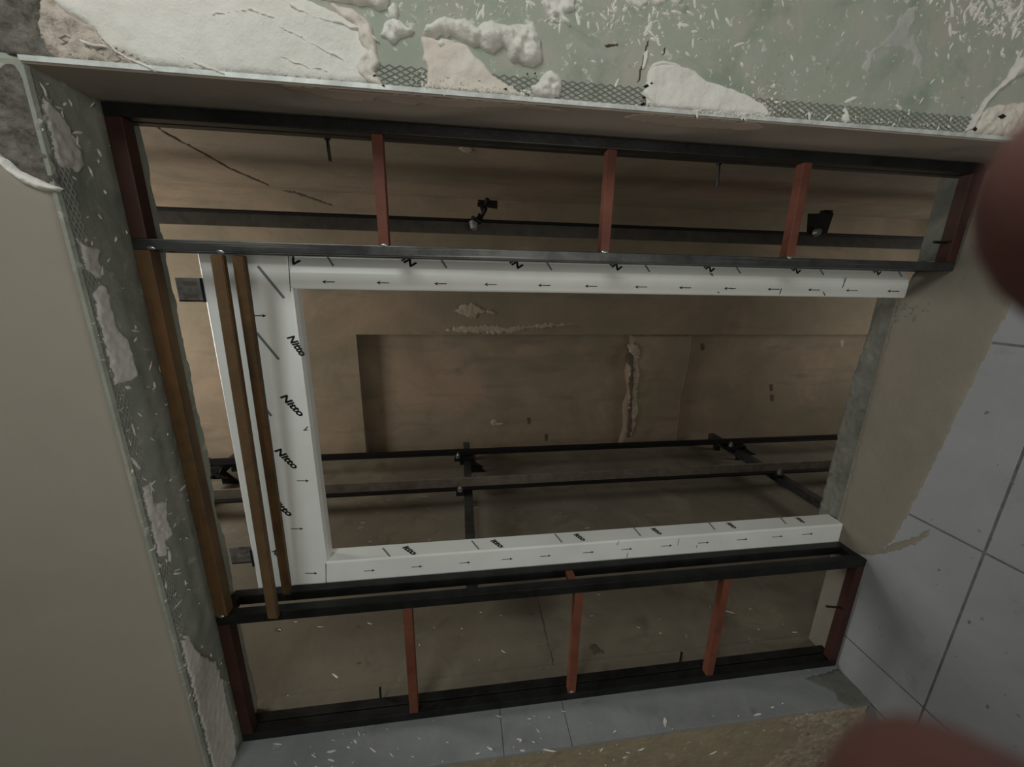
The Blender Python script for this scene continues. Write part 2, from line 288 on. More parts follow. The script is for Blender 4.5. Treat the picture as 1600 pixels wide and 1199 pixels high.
def keep(f, xmin=600):
    def h(r):
        while True:
            x, y = f(r)
            if y < 88 + .08 * x and x > xmin: return x, y
    return h
flecks('plaster_splashes', 150, keep(g(1030, 20, 60, 34)), 'Y', 0, -1, M['plaster'], wr, (.003, .011), 2)
flecks('plaster_splashes', 110, keep(g(1190, 155, 45, 18)), 'Y', 0, -1, M['plaster'], wr, (.002, .008), 3)
flecks('plaster_splashes', 150, keep(lambda r: (r.uniform(620, 1560), r.uniform(-20, 190))), 'Y', 0, -1, M['plaster'], wr, (.002, .009), 4)
flecks('plaster_splashes', 260, keep(g(1575, 20, 45, 30)), 'Y', 0, -1, M['plaster_grey'], wr, (.005, .014), 6, height=.005)
flecks('plaster_splashes', 90, keep(g(800, 18, 110, 14)), 'Y', 0, -1, M['plaster'], wr, (.003, .009), 8, elong=4)
def reg_patch(r):
    b = r.choice([(665, 90, 830, 150), (1010, 120, 1190, 185), (1515, 175, 1600, 230), (560, 30, 595, 130)]); return r.uniform(b[0], b[2]), r.uniform(b[1], b[3])
flecks('plaster_grit', 120, keep(lambda r: (r.uniform(1010, 1200), 172 + r.uniform(-6, 8) + .075 * (r.uniform(0, 1) * 0 + 100))), 'Y', -.005, -1, M['plaster'], wr, (.003, .008), 41, height=.004)
flecks('plaster_grit', 90, keep(lambda r: (lambda x: (x, 84 + .08 * x - abs(r.gauss(0, 7))))(r.uniform(640, 830))), 'Y', -.004, -1, M['plaster'], wr, (.003, .009), 42, height=.004)
flecks('plaster_grit', 120, keep(lambda r: (lambda x: (x, 84 + .08 * x - abs(r.gauss(0, 7))))(r.uniform(1010, 1500))), 'Y', -.004, -1, M['plaster'], wr, (.002, .007), 43, height=.004)
# dent and crack in the green wall
patch('board_crack', [(994, 131), (999, 114), (1004, 90), (1011, 62), (1015, 60), (1010, 84), (1005, 108), (999, 128)], 'Y', 0, -1, .0015, 0, M['darkmark'], wr, res=.003, edge=.003, jag=.004)
patch('board_crack', [(1033, 90), (1037, 74), (1042, 70), (1038, 86)], 'Y', 0, -1, .0012, 0, M['darkmark'], wr, res=.003, edge=.003)
patch('chipped_edge', [(1002, 110), (1006, 82), (1013, 76), (1012, 92), (1007, 108)], 'Y', 0, -1, .006, .001, M['plaster'], wr, res=.003, edge=.004)
patch('dark_chip', [(944, 72), (950, 68), (962, 69), (968, 67), (965, 72), (956, 74), (948, 75)], 'Y', 0, -1, .003, .004, M['darkmark'], wr, res=.0025, edge=.004, jag=.005)
for q in [(1006, 131, 1015, 138), (1012, 128, 1022, 134), (1003, 150, 1010, 154), (1000, 160, 1010, 165), (569, 109, 577, 113), (581, 116, 590, 121), (595, 132, 602, 135), (823, 113, 826, 117), (835, 112, 838, 116), (786, 137, 794, 141), (1520, 198, 1526, 206), (1560, 178, 1572, 186)]:
    x0, y0, x1, y1 = q
    patch('hole_mark', [(x0, (y0 + y1) / 2), ((x0 + x1) / 2, y0), (x1, (y0 + y1) / 2), ((x0 + x1) / 2, y1)], 'Y', -.006, -1, .0045, 0, M['ink'], wr, res=.002, edge=.003)
# trowel ridges on the big white patch
for k, (line, wd) in enumerate([([(150, 46), (164, 64), (180, 80), (214, 96), (243, 110)], 3), ([(206, 18), (226, 42), (252, 64), (290, 92)], 2.5), ([(452, 6), (490, 25), (530, 35), (574, 49), (592, 64)], 3.5), ([(434, 40), (482, 64), (536, 93), (546, 112)], 2.5), ([(330, 22), (390, 15), (430, 28)], 2), ([(300, 96), (330, 106), (352, 116)], 2.5), ([(120, 60), (140, 70), (170, 74)], 3), ([(430, 84), (480, 104), (520, 112)], 1.8)]):
    up_ = [(x, y - wd * (.5 + .5 * math.sin(i * 2.1 + k))) for i, (x, y) in enumerate(line)]; lo_ = [(x, y + wd) for x, y in line][::-1]
    patch('trowel_ridge', up_ + lo_, 'Y', -.0045, -1, .0035, .003, M['plaster'], wr, res=.0028, edge=.003, jag=.003, nsc=60, seed=k)
for k, p in enumerate([[(420, 126), (430, 134), (455, 141), (480, 146), (520, 154), (560, 160), (582, 158), (594, 152), (612, 160), (640, 165), (668, 163), (690, 168), (740, 170), (780, 168), (830, 172), (900, 176), (840, 163), (700, 151), (560, 138)],
                       [(972, 184), (990, 188), (1040, 196), (1080, 200), (1130, 203), (1180, 205), (1198, 200), (1190, 192), (1090, 184), (1000, 176)]]):
    patch('skim_stain', p, 'X', W_ - .006, -1, .0006, .0002, M['reveal_light'], wr, res=.006, edge=.004, jag=.01, seed=k, clampmin=(0, .003))
# pale rub mark on the green wall
rub = mat('pale_rub', (178, 178, 174), (164, 168, 160), 20, (.4, .6), .85, bump=.003)
patch('rub_mark', [(1346, 108), (1352, 86), (1370, 70), (1392, 54), (1404, 30), (1420, 10), (1434, 12), (1426, 36), (1424, 54), (1436, 72), (1442, 96), (1440, 118), (1428, 108), (1426, 86), (1412, 74), (1392, 74), (1374, 80), (1362, 96), (1356, 112)], 'Y', 0, -1, .0014, .001, rub, wr, res=.004, edge=.01, jag=.012)
# ------------------------------------------------------------------ metal corner beads
def mesh_wing(name, ax, val, sgn, u0, u1, run_ax, v0, v1, m, parent, pitch=.011, hgt=.0052):
    """expanded metal: zigzag strands that meet in diamonds; u across, v along"""
    i = 'XYZ'.index(ax); r = 'XYZ'.index(run_ax); u = 3 - i - r; bm = bmesh.new(); rows = int(abs(u1 - u0) / hgt); n = int(abs(v1 - v0) / pitch)
    def V(uu, vv, h):
        c = [0, 0, 0]; c[i] = val + sgn * h; c[r] = vv; c[u] = uu; return bm.verts.new(c)
    s = 1 if u1 > u0 else -1
    for k in range(rows):
        for q in range(n):
            a, b = (0, 1) if (q + k) % 2 else (1, 0)
            p0 = (u0 + s * hgt * (k + a), v0 + pitch * q); p1 = (u0 + s * hgt * (k + b), v0 + pitch * (q + 1)); t = .0010
            f = [V(p0[0] - t, p0[1], .0012), V(p1[0] - t, p1[1], .0012), V(p1[0] + t, p1[1], .0028), V(p0[0] + t, p0[1], .0028)]
            bm.faces.new(f)
    return obj(name, bm, m, parent)
bd = thing('corner_bead', 'galvanised mesh corner bead along the edge between green wall and shaft opening', 'corner bead', (W_, 0, 1.2))
bd2 = thing('corner_bead', 'mesh corner bead along the lintel edge beside the beige skim', 'corner bead', (1, 0, H_))
def onto(o, root): o.parent = root; o.matrix_parent_inverse = Matrix.Translation(-root.location); return o
onto(mesh_wing('mesh_wing', 'Y', 0, -1, W_ + .002, W_ + .046, 'Z', .02, H_ - .02, M['mesh'], None), bd)
onto(obj('nose', prism([(W_ - .003, -.004), (W_ + .006, -.0045), (W_ + .006, .001), (W_ - .003, .002)], 'Z', 0, H_), M['nose']), bd)
onto(mesh_wing('mesh_wing', 'Z', H_ - .0055, -1, .004, .036, 'X', .1, 1.99, M['mesh'], None, hgt=.0052), bd2)
onto(obj('nose', prism([(-.0045, H_ - .006), (.003, H_ - .009), (.003, H_), (-.0045, H_ + .002)], 'X', .0, W_ - .01), M['soffit']), bd2)
# ------------------------------------------------------------------ left reveal: blue grey slabs on wall_left
for z0, z1 in ((-.003, 1.2515), (1.2495, 1.502), (1.500, H_ - .006)):
    bxo('slab', (-.004, .010, -.004, .24, z0 + .004, z1), M['block'], wl, bev=.0015)
bxo('slab', (-.004, .0075, .24, .30, -.3, H_ + .3), M['concrete_side'], wl)
patch('mortar_blot', [(1255, 1061), (1290, 1052), (1310, 1045), (1340, 1075), (1362, 1102), (1330, 1106), (1310, 1098), (1305, 1084), (1280, 1072)], 'X', .010, 1, .003, .001, M['sill'], wl, res=.004, jag=.006)
def reg_y(r): return r.uniform(380, 1320), r.uniform(1100, 1199)
flecks('plaster_splashes', 70, lambda r: (lambda t: (400 + 900 * t, 1215 - 118 * t - r.uniform(-60, 8)))(r.random()), 'Y', 0, -1, M['plaster'], wl, (.004, .014), 12)
flecks('plaster_scratches', 42, lambda r: (r.uniform(420, 900), r.uniform(1110, 1195)), 'X', .0100, 1, M['plaster_grey'], wl, (.005, .012), 13, ang=1.2, elong=7, height=.001)
patch('rough_render', [(1220, 1124), (1250, 1116), (1290, 1112), (1345, 1106), (1400, 1140), (1500, 1260), (1150, 1260), (1190, 1200), (1240, 1170), (1250, 1140)], 'Y', 0, -1, .003, .004, M['yellow_pale'], wl, res=.006, jag=.03, nsc=50)
# ------------------------------------------------------------------ floor
fl = bxo('floor', (-2.0, 4.2, -3.0, .26, -.22, -.0016), M['screed'], **S)
xs = [-1.77, -1.12, -.47, .18, .835, 1.482, 2.13, 2.78, 3.43]; ys = [-2.63, -2.01, -1.39, -.768, -.146, .24]
for a in range(len(xs) - 1):
    for b in range(len(ys) - 1):
        x1 = xs[a + 1]; j = random.uniform(-.0006, .0006)
        if ys[b] > -.2:
            x0 = max(xs[a], 0); x1 = min(x1, W_)
            if x1 <= 0 or xs[a] >= W_: continue
        else: x0 = xs[a]
        y1 = ys[b + 1] if ys[b] > -.2 or ys[b + 1] < -.2 else ys[b + 1]
        bxo('tile', (x0 + .0035, x1 - .0035, ys[b] + .0035, y1 - .0035, -.012, 0 + j), M['tile'], fl, bev=.0015)
# strip between the tile joint and the wall line, left of and right of the opening
for a in range(len(xs) - 1):
    for lo_, hi_ in ((xs[0], 0), (W_, xs[-1])):
        x0, x1 = max(xs[a], lo_), min(xs[a + 1], hi_)
        if x1 - x0 > .05: bxo('tile', (x0 + .0035, x1 - .0035, -.1425, -.002, -.012, 0), M['tile'], fl, bev=.0015)
patch('mortar_bed', [(2.02, .02), (1.80, .012), (1.63, -.021), (1.4, .006), (1.1, .035), (.85, .062), (.70, .085), (.60, .13), (.55, .20), (.55, .284), (1.2, .296), (1.62, .29), (1.70, .26), (1.72, .15), (2.02, .15)], 'Z', .0004, 1, .0025, .0012, M['mortar'], fl, res=.008, edge=.02, jag=.006, nsc=16, px=False)
bxo('slab_edge', (.010, .545, .186, .285, -.16, .002), M['mortar'], fl, bev=.004)
bxo('slab_edge', (1.735, SX, .186, .262, -.16, .002), M['sill'], fl, bev=.004)
bxo('slab_edge', (.58, 1.66, .12, .300, -.16, -.0008), M['mortar'], fl, bev=.004)
patch('sill_ledge', [(.52, .28), (1.66, .28), (1.70, .33), (1.52, .375), (1.3, .395), (1.0, .40), (.8, .398), (.52, .40)], 'Z', -.018, 1, .006, .006, M['sill'], fl, res=.006, edge=.006, jag=.008, nsc=40, px=False)
bxo('sill_corbel', (.50, 1.64, .27, .385, -.16, -.019), M['sill'], fl, bev=.006)
patch('grout_stain', [(1349, 868), (1378, 858), (1400, 848), (1434, 838), (1454, 826), (1450, 838), (1432, 850), (1410, 858), (1380, 866)], 'Z', .0006, 1, .002, .001, M['mortar'], fl, res=.004, jag=.006)
def reg_floor(r): return r.uniform(1330, 1600), r.uniform(520, 1190)
flecks('grit', 40, reg_floor, 'Z', .001, 1, M['sill'], fl, (.003, .008), 21, elong=1, height=.003)
flecks('grit', 22, lambda r: (r.gauss(1420, 14), r.gauss(483, 8)), 'Z', .003, 1, M['sill'], fl, (.006, .014), 22, elong=2, height=.005)
# ------------------------------------------------------------------ landing behind the camera
bxo('wall_behind', (-2.0, 4.2, -3.2, -3.0, -.2, 3.05), M['lobby'], **S)
bxo('wall_landing_left', (-2.2, -2.0, -3.2, .26, -.2, 3.05), M['lobby'], **S)
bxo('wall_landing_right', (4.2, 4.4, -3.2, .26, -.2, 3.05), M['lobby'], **S)
bxo('ceiling', (-2.2, 4.4, -3.2, .26, 3.05, 3.2), M['lobby'], **S)
# ------------------------------------------------------------------ lift shaft
sb = bmesh.new()
box(sb, -.2, SX + .2, SY + .10, SY + .3, -4, 6.2); box(sb, 1.18, SX, SY, SY + .1, -4, 6.2); box(sb, 0, 1.18, SY, SY + .1, 2.54, 6.2)
wb = obj('wall_shaft_back', sb, M['concrete'], **S)
patch('plaster_strip', [(1.176, -.01), (1.0, -.04), (.8, .0), (.6, -.05), (.45, -.01), (.2, -.04), (.004, .0), (.004, -.66), (.5, -.64), (.9, -.68), (1.176, -.67)], 'Y', SY + .10, -1, .045, .01, M['concrete'], wb, res=.02, edge=.03, nsc=6, px=False, jag=.01)
patch('mortar_ridge', [(981, 540), (990, 534), (1000, 548), (996, 566), (999, 590), (994, 610), (998, 640), (990, 672), (984, 684), (986, 650), (982, 622), (986, 600), (980, 575), (985, 560)], 'Y', SY + .055, -1, .012, .008, M['patchc'], wb, res=.008, edge=.012, nsc=9, jag=.03)
patch('crack', [(984, 548), (990, 556), (990, 590), (988, 620), (986, 650), (984, 684), (980, 684), (981, 655), (984, 622), (983, 600), (985, 575), (978, 560)], 'Y', SY + .05, -1, .02, 0, M['darkmark'], wb, res=.012, edge=.02, jag=.02)
patch('plaster_smear', [(710, 486), (722, 476), (740, 474), (752, 482), (768, 485), (778, 492), (760, 489), (748, 492), (742, 499), (724, 493)], 'Y', SY, -1, .01, .004, M['patchc'], wb, res=.01, jag=.02)
patch('plaster_smear', [(692, 517), (712, 510), (740, 509), (764, 507), (790, 512), (830, 507), (870, 505), (900, 506), (860, 512), (830, 514), (800, 521), (760, 521), (720, 520)], 'Y', SY, -1, .008, .004, M['patchc'], wb, res=.01, jag=.03)
patch('plaster_smear', [(766, 660), (771, 655), (779, 657), (775, 661), (787, 661), (788, 664), (776, 666), (769, 666)], 'Y', SY + .1, -1, .006, .001, M['patchc'], wb, res=.008)
patch('plaster_smear', [(715, 232), (722, 228), (736, 229), (742, 235), (735, 239), (724, 238)], 'X', SX, -1, .003, .001, M['patchc'], None, res=.008, kind='structure')
for x, y in ((1205, 606), (1206, 622), (1098, 542), (826, 658), (853, 684), (1315, 537)):
    patch('pit_mark', [(x - 3, y - 5), (x + 3, y - 6), (x + 3, y + 5), (x - 2, y + 6)], 'Y', SY + (.1 if y > 530 else 0), -1, .003, 0, M['darkmark'] if x != 1315 else M['patchc'], wb, res=.008, edge=.004)
ws = bxo('wall_shaft_left', (-.2, .0, .26, SY + .3, -4, 6.2), M['concrete_side'], **S)
wt = bxo('wall_shaft_right', (SX, SX + .2, .26, SY + .3, -4, 6.2), M['concrete'], **S)
bxo('wall_shaft_front', (0, SX, 0, .26, 3.05, 6.2), M['concrete'], **S)
bxo('wall_below_floor', (0, SX, .0, .24, -4, -.22), M['concrete'], **S)
bxo('floor_shaft_pit', (-.2, SX + .2, 0, SY + .3, -4.2, -4), M['concrete'], **S)
bxo('ceiling_shaft', (-.2, SX + .2, 0, SY + .3, 6.2, 6.4), M['concrete'], **S)
# marks on the left shaft wall: the joint above the slab joint, scuffs, pale scratches
patch('joint_crack', [(868, 1068), (863, 1040), (855, 1010), (849, 985), (842, 950), (838, 930), (846, 950), (852, 984), (859, 1010), (866, 1038), (872, 1068)], 'X', 0, 1, .002, .001, M['darkmark'], ws, res=.006, edge=.004, jag=.006)
patch('dark_scuff', [(918, 1012), (930, 1006), (936, 1012), (946, 1020), (936, 1022), (926, 1022)], 'X', 0, 1, .003, .002, M['darkmark'], ws, res=.005, edge=.006, jag=.015)
flecks('pale_scratches', 60, lambda r: (r.uniform(420, 1260), r.uniform(900, 1100)), 'X', 0, 1, M['plaster_grey'], ws, (.004, .012), 31, ang=1.1, elong=6, height=.001)
flecks('pale_scratches', 40, lambda r: (r.uniform(520, 1200), r.uniform(775, 850)), 'X', 0, 1, M['patchc'], ws, (.008, .02), 32, ang=1.4, elong=6, height=.001)
patch('slanting_dark_line', [(232, 188), (262, 208), (300, 228), (360, 262), (420, 288), (420, 291), (358, 265), (298, 231), (258, 211)], 'X', SX, -1, .003, .001, M['darkmark'], wt, res=.012, edge=.005, jag=.01)  # thin dark line running diagonally, carried on across the back wall
patch('slanting_dark_line', [(420, 290), (470, 302), (520, 320), (520, 323), (468, 306), (420, 293)], 'Y', SY, -1, .003, .001, M['darkmark'], wb, res=.01, edge=.005, jag=.01)
# ------------------------------------------------------------------ guide rails and their brackets
def rail(label, x, y, d, z0, z1, fw=.09, bl=.07, tm='rail', fm='raildark', grp='guide rails in the shaft'):
    t = thing('guide_rail', label, 'guide rail', (x, y, z0), grp); L = z1 - z0
    onto_ = lambda nm, b, m: obj(nm, box(bmesh.new(), *b, .0015), M[m], t)
    a, b = sorted((0, d * .012)); onto_('flange', (a, b, -fw / 2, fw / 2, 0, L), fm)
    a, b = sorted((d * .012, d * (.012 + bl))); onto_('blade', (a, b, -.008, .008, 0, L), tm)
    return t
rail('steel T guide rail nearer the door of the two lower rails', .155, 1.60, 1, -4, 6.1)
rail('thin black guide rail in the far corner below the recessed wall panel', .175, 2.14, 1, -4, 6.1, .05, .035, 'raildark')
rail('guide rail behind the red rungs of the upper frame, black strip over grey', 2.012, 1.60, -1, -4, 6.1, .125, .07, 'rail_dull')
def clip(name, p, parent, d=1, s=1):
    o = bxo(name, (p[0], p[0] + d * .03, p[1] - .018, p[1] + .018, p[2] - .03, p[2] + .03), M['raildark'], parent, bev=.003)
    b = bmesh.new(); cyl(b, (p[0] + d * .02, p[1], p[2]), (p[0] + d * .06, p[1], p[2]), .019, 6); cyl(b, (p[0] + d * .055, p[1], p[2]), (p[0] + d * .075, p[1], p[2]), .009, 10)
    obj('bolt', b, M['bolt'], o, label='bright zinc bolt'); return o
def bracket_bar(label, z, y0, y1, gy):
    t = thing('rail_bracket', label, 'bracket', (.06, y0, z)); t.location = (0, 0, 0)
    bxo('angle_leg', (.128, .134, y0, y1, z - .034, z + .026), M['steel'], t)
    bxo('angle_leg', (.070, .128, y0, y1, z + .019, z + .025), M['steel'], t, label='grey upper leg')
    for yy in (y0 + .25, y1 - .12): bxo('wall_foot', (.0, .13, yy - .03, yy + .03, z - .02, z + .018), M['black'], t)
    b = prism([(.12, gy - .13), (.12, gy + .20), (.170, gy + .1), (.172, gy - .06)], 'Z', z - .075, z - .067); prism([(.0, z - .17), (.0, z - .03), (.16, z - .03)], 'Y', gy - .02, gy - .012, b)
    prism([(.1, z - .15), (.1, z - .03), (.172, z - .03)], 'Y', gy - .12, gy - .112, b); obj('gusset', b, M['raildark'], t)
    bxo('clamp_plate', (.10, .171, gy - .06, gy + .06, z - .06, z + .06), M['raildark'], t, bev=.003)
    clip('rail_clip', (.136, 1.60 - .066, z + .055), t); clip('rail_clip', (.136, 1.60 + .066, z - .04), t); clip('rail_clip', (.136, gy - .05, z + .075), t); clip('rail_clip', (.136, gy + .05, z + .075), t)
    return t
bracket_bar('black steel bracket bar crossing the two lower rails, left one with bright bolt', 1.60, .62, 2.49, 2.14)
bracket_bar('steel bracket bar crossing the two lower rails near the floor end, slanting right', -.98, .62, 2.49, 2.14)
bracket_bar('dark bracket and gusset seen behind the left edge of the white door frame', 3.62, .62, 2.49, 2.14)
t = thing('rail_clip_bracket', 'dark spiky rail clip with pale bolt head above the upper guide rail', 'bracket', (0, 0, 0))
b = bmesh.new()
for a_, b_, r_ in [((2.02, 1.60, 1.53), (2.07, 1.56, 1.50), .016), ((2.05, 1.57, 1.50), (2.10, 1.52, 1.47), .013), ((2.03, 1.59, 1.50), (2.05, 1.54, 1.55), .012), ((2.08, 1.54, 1.48), (2.12, 1.52, 1.50), .012), ((2.10, 1.54, 1.48), (2.15, 1.50, 1.46), .014), ((2.12, 1.52, 1.42), (2.12, 1.52, 1.52), .012)]: cyl(b, a_, b_, r_, 8)
prism([(2.10, 1.40), (2.145, 1.40), (2.145, 1.52), (2.11, 1.50)], 'Y', 1.51, 1.52, b)
for v in b.verts: v.co = Vector((1.634 + .956 * (v.co.x - .03 - 1.634), v.co.y - .11, 1.63 + .956 * (v.co.z - 1.63)))
cyl(b, (1.985, 1.47, 1.53), (2.004, 1.5385, 1.53), .012, 8); cyl(b, (2.0, 1.48, 1.50), (2.008, 1.5385, 1.49), .010, 8)
obj('arm', b, M['raildark'], t)
b = bmesh.new(); cyl(b, (1.985, 1.475, 1.545), (1.945, 1.465, 1.545), .028, 10, .02); obj('bolt_head', b, M['bolt'], t)
t = thing('bracket_plate', 'dark plate bracket between the third red rung and the upper guide rail', 'bracket', (0, 0, 0))
P4 = [at(1264, 334, 'Y', 1.5), at(1303, 333, 'Y', 1.5), at(1292, 366, 'Y', 1.5), at(1262, 366, 'Y', 1.5)]
obj('plate', prism([(p.x, p.z) for p in P4], 'Y', 1.5, 1.51), M['black'], t)
bxo('arm', (P4[0].x - .05, P4[0].x + .03, 1.51, 1.55, P4[1].z, P4[1].z + .06), M['raildark'], t)
b = bmesh.new(); q = at(1275, 363, 'Y', 1.5); cyl(b, (q.x, 1.5, q.z), (q.x, 1.475, q.z), .028, 10, .02); obj('bolt_head', b, M['bolt'], t)
# ------------------------------------------------------------------ welded steel surround
fr = thing('steel_surround_frame', 'welded steel frame of ladder-like side panels and rusty cross bars filling the opening', 'steel frame', (0, 0, 0))
YF, YB = .148, .232
def tube(nm, b, m, label=None):
    o = bxo(nm, b, M[m], fr, bev=.0025)
    if label: o['label'] = label
    return o
ZE = H_ - .012
# upper (photograph) ladder: X 1.70 .. 2.01
tube('rail_tube', (1.993, 2.021, YF, YF + .03, .0, ZE), 'black', 'black outer tube'); tube('rail_tube', (1.993, 2.021, YF + .034, YF + .062, .0, ZE), 'black')
tube('rail_tube', (1.700, 1.727, YF, YF + .03, .0, ZE), 'steel', 'bare grey steel tube'); tube('rail_tube', (1.700, 1.727, YB, YB + .03, .0, ZE), 'steel')
tube('rail_tube', (.000 + .0105, .044, YF, YF + .036, .0, ZE), 'black'); tube('rail_tube', (.0105, .044, YF + .040, YF + .074, .0, ZE), 'black')
tube('rail_tube', (.532, .568, YF, YF + .033, .0, ZE), 'black'); tube('rail_tube', (.530, .566, YB, YB + .033, .0, ZE), 'black')
for z in (1.832, 1.212, .612):
    tube('rung', (1.727, 1.993, YF + .001, YF + .031, z - .0135, z + .0135), 'red', 'red primed rung')
    tube('rung', (.044, .532, YF + .001, YF + .031, z - .016, z + .016), 'red', 'red primed rung')
tube('spacer', (.536, .562, YF + .033, YB, 1.215, 1.245), 'red', 'short red spacer')
for x0, x1 in ((.044, .532), (1.727, 1.993)):
    tube('end_bar', (x0, x1, YF, YF + .035, .001, .036), 'reddark', 'dark red primed end bar')
    tube('end_bar', (x0, x1, YF, YF + .035, ZE - .037, ZE), 'reddark', 'dark red primed end bar')
for x0, x1 in ((.533, .566), (1.70, 1.727)):
    tube('spacer', (x0, x1, YF + .036, YB, .001, .03), 'black'); tube('spacer', (x0, x1, YF + .036, YB, ZE - .03, ZE), 'black')
tube('header_bar', (.568, 1.700, YF, YF + .035, ZE - .037, ZE), 'rust', 'rust brown header bar')
def slant(m, y0, y1, a, b, c, d, label):
    """flat bar between the pixels a,b (upper end, both edges) and c,d (lower end)"""
    P = [at(*a, 'Y', y0), at(*b, 'Y', y0), at(*d, 'Y', y1), at(*c, 'Y', y1)]; bm = bmesh.new()
    f = [bm.verts.new(p) for p in P]; k = [bm.verts.new(p + Vector((0, .018, 0))) for p in P]
    bm.faces.new(f); bm.faces.new(k[::-1])
    for q in range(4): bm.faces.new((f[q], k[q], k[(q + 1) % 4], f[(q + 1) % 4]))
    bmesh.ops.recalc_face_normals(bm, faces=bm.faces[:]); bmesh.ops.bevel(bm, geom=bm.edges[:], offset=.002, segments=2, affect='EDGES')
    obj('header_bar', bm, M[m], fr, label=label)
slant('rustdark', YF - .020, YF - .020, (327, 398), (347, 398), (418, 968), (434, 968), 'rust brown header bar hooked over the lower tube')
slant('rust', YF + .010, YB - .020, (361, 399), (380, 399), (441, 930), (454, 930), 'rust brown header bar behind the first')
# welds
for x, y, z in [(1.727, YF, 1.832), (1.727, YF, 1.212), (1.727, YF, .612), (.51, YF - .018, 2.246), (.512, YB - .02, 2.246), (1.7, YF, 2.24), (.568, YF, 2.42), (.05, YF, 1.212), (.3, YF + .002, .02), (1.705, YF, ZE - .04)]:
    b = bmesh.new(); bmesh.ops.create_icosphere(b, subdivisions=2, radius=.006, matrix=Matrix.Translation((x, y + .002, z)) @ Matrix.Diagonal((1, .6, 2, 1)))
    for v in b.verts: v.co += Vector((random.uniform(-.001, .001),) * 3)
    smooth(obj('weld', b, M['bolt'], fr, label='bright weld spot'))
# anchor pins through the frame
def pin(p, q, label):
    b = bmesh.new(); cyl(b, p, q, .0045, 8); cyl(b, p, Vector(p).lerp(Vector(q), .12), .009, 6)
    o = obj('anchor_pin', b, M['black']); o['label'] = label; o['category'] = 'anchor pin'; o['group'] = 'anchor pins of the frame'; return o
pin((2.015, .268, 1.986), (1.955, .268, 1.983), 'short dark pin under the top beam left of the first red rung')
pin((2.015, .268, .817), (1.945, .268, .812), 'short dark pin under the top beam between second and third rung')
pin((.02, .225, 1.97), (.092, .225, 1.968), 'short dark pin on the bottom beam left of the lower first rung')
pin((.02, .225, .70), (.092, .225, .70), 'short dark pin on the bottom beam between lower second and third rung')
pin((.31, .165, .012), (.33, .165, .11), 'dark pin on the red end bar at the lower right floor edge')
pin((1.79, .165, .012), (1.79, .165, .085), 'dark pin on the floor end bar at the upper right, beside the finger')
# ------------------------------------------------------------------ film-covered lift door frame
df = thing('lift_door_frame', 'lift door frame wrapped in white printed protective film', 'door frame', (0, 0, 0))
YD = .272
# jamb profiles in (X, Y)
j1 = obj('jamb', prism([(.650, YD), (.645, YD - .003), (.558, YD - .003), (.545, YD + .006), (.530, YD + .03), (.530, YD + .055), (.642, YD + .075), (.650, YD + .072)], 'Z', -.004, 2.128), M['film'], df)
j2 = obj('jamb', prism([(1.607, YD + .02), (1.607, YD), (1.612, YD - .003), (1.655, YD - .003), (1.672, YD + .002), (1.705, YD + .020), (1.73, YD + .03), (1.73, YD + .045)], 'Z', -.004, 2.128), M['film'], df)
hd = obj('head', prism([(YD + .02, 2.120), (YD, 2.124), (YD - .003, 2.1305), (YD - .003, 2.362), (YD + .004, 2.368), (YD + .05, 2.368), (YD + .05, 2.120)], 'X', .530, 1.73), M['film'], df)
for o in (j1, j2): o.modifiers.new('bevel', 'BEVEL').width = .002
# print on the film
fc = bpy.data.curves.new('lettering', 'FONT'); fc.body = 'Nitto'; fc.size = 1; fc.shear = .25; fc.offset = .042; fc.extrude = .0; fc.align_x = 'LEFT'
fo = bpy.data.objects.new('tmp', fc); C.objects.link(fo); bpy.context.view_layer.update()
tm = bpy.data.meshes.new_from_object(fo.evaluated_get(bpy.context.evaluated_depsgraph_get())); bpy.data.objects.remove(fo)
tw = max(v.co.x for v in tm.vertices)
fc.body = 'itto'; fo = bpy.data.objects.new('tmp', fc); C.objects.link(fo); bpy.context.view_layer.update()
tm4 = bpy.data.meshes.new_from_object(fo.evaluated_get(bpy.context.evaluated_depsgraph_get())); bpy.data.objects.remove(fo)
def place_mesh(src, name, o, ux, uy, m, parent, lift):
    me = src.copy(); me.materials.clear(); n = ux.cross(uy).normalized()
    for v in me.vertices: v.co = o + ux * v.co.x + uy * v.co.y + n * lift
    return obj(name, me, m, parent)
def word(q0, q1, ax, val, n, parent, hgt=.03, src=None):
    """word from pixel q0 (start of baseline) to q1 (end), on plane ax=val, facing n"""
    a, b = at(*q0, ax, val), at(*q1, ax, val); src = src or tm; ux = (b - a) / max(v.co.x for v in src.vertices); up = Vector(n).cross(b - a).normalized() * hgt
    return place_mesh(src, 'printed_word', a, ux, up, M['ink'], parent, .0006)
def line_mesh(a, b, n, wd, head=0):
    d = (b - a); L = d.length; d.normalize(); s = Vector(n).cross(d) * wd / 2; bm = bmesh.new(); e = Vector(n) * .0006
    f = lambda P: bm.faces.new([bm.verts.new(p + e) for p in P])
    c = b - d * head * .9
    f([a - s, c - s, c + s, a + s])
    if head: hs = s.normalized() * head * .42; f([b, c + hs, c + d * head * .12, c - hs])
    return bm
def arrow(q0, q1, ax, val, n, parent, nm='printed_arrow', wd=.0026, head=.013, m='ink'):
    return obj(nm, line_mesh(at(*q0, ax, val), at(*q1, ax, val), n, wd, head), M[m], parent)
NY = (0, -1, 0); FY = YD - .003
for k, x in enumerate((513, 598, 688, 766, 850, 923, 1001, 1070, 1140, 1208, 1271, 1330, 1395)):
    y = 440.5 + (x - 513) * .0165; arrow((x + 10, y + .3), (x - 10 + k * .15, y), 'Y', FY, NY, j2)
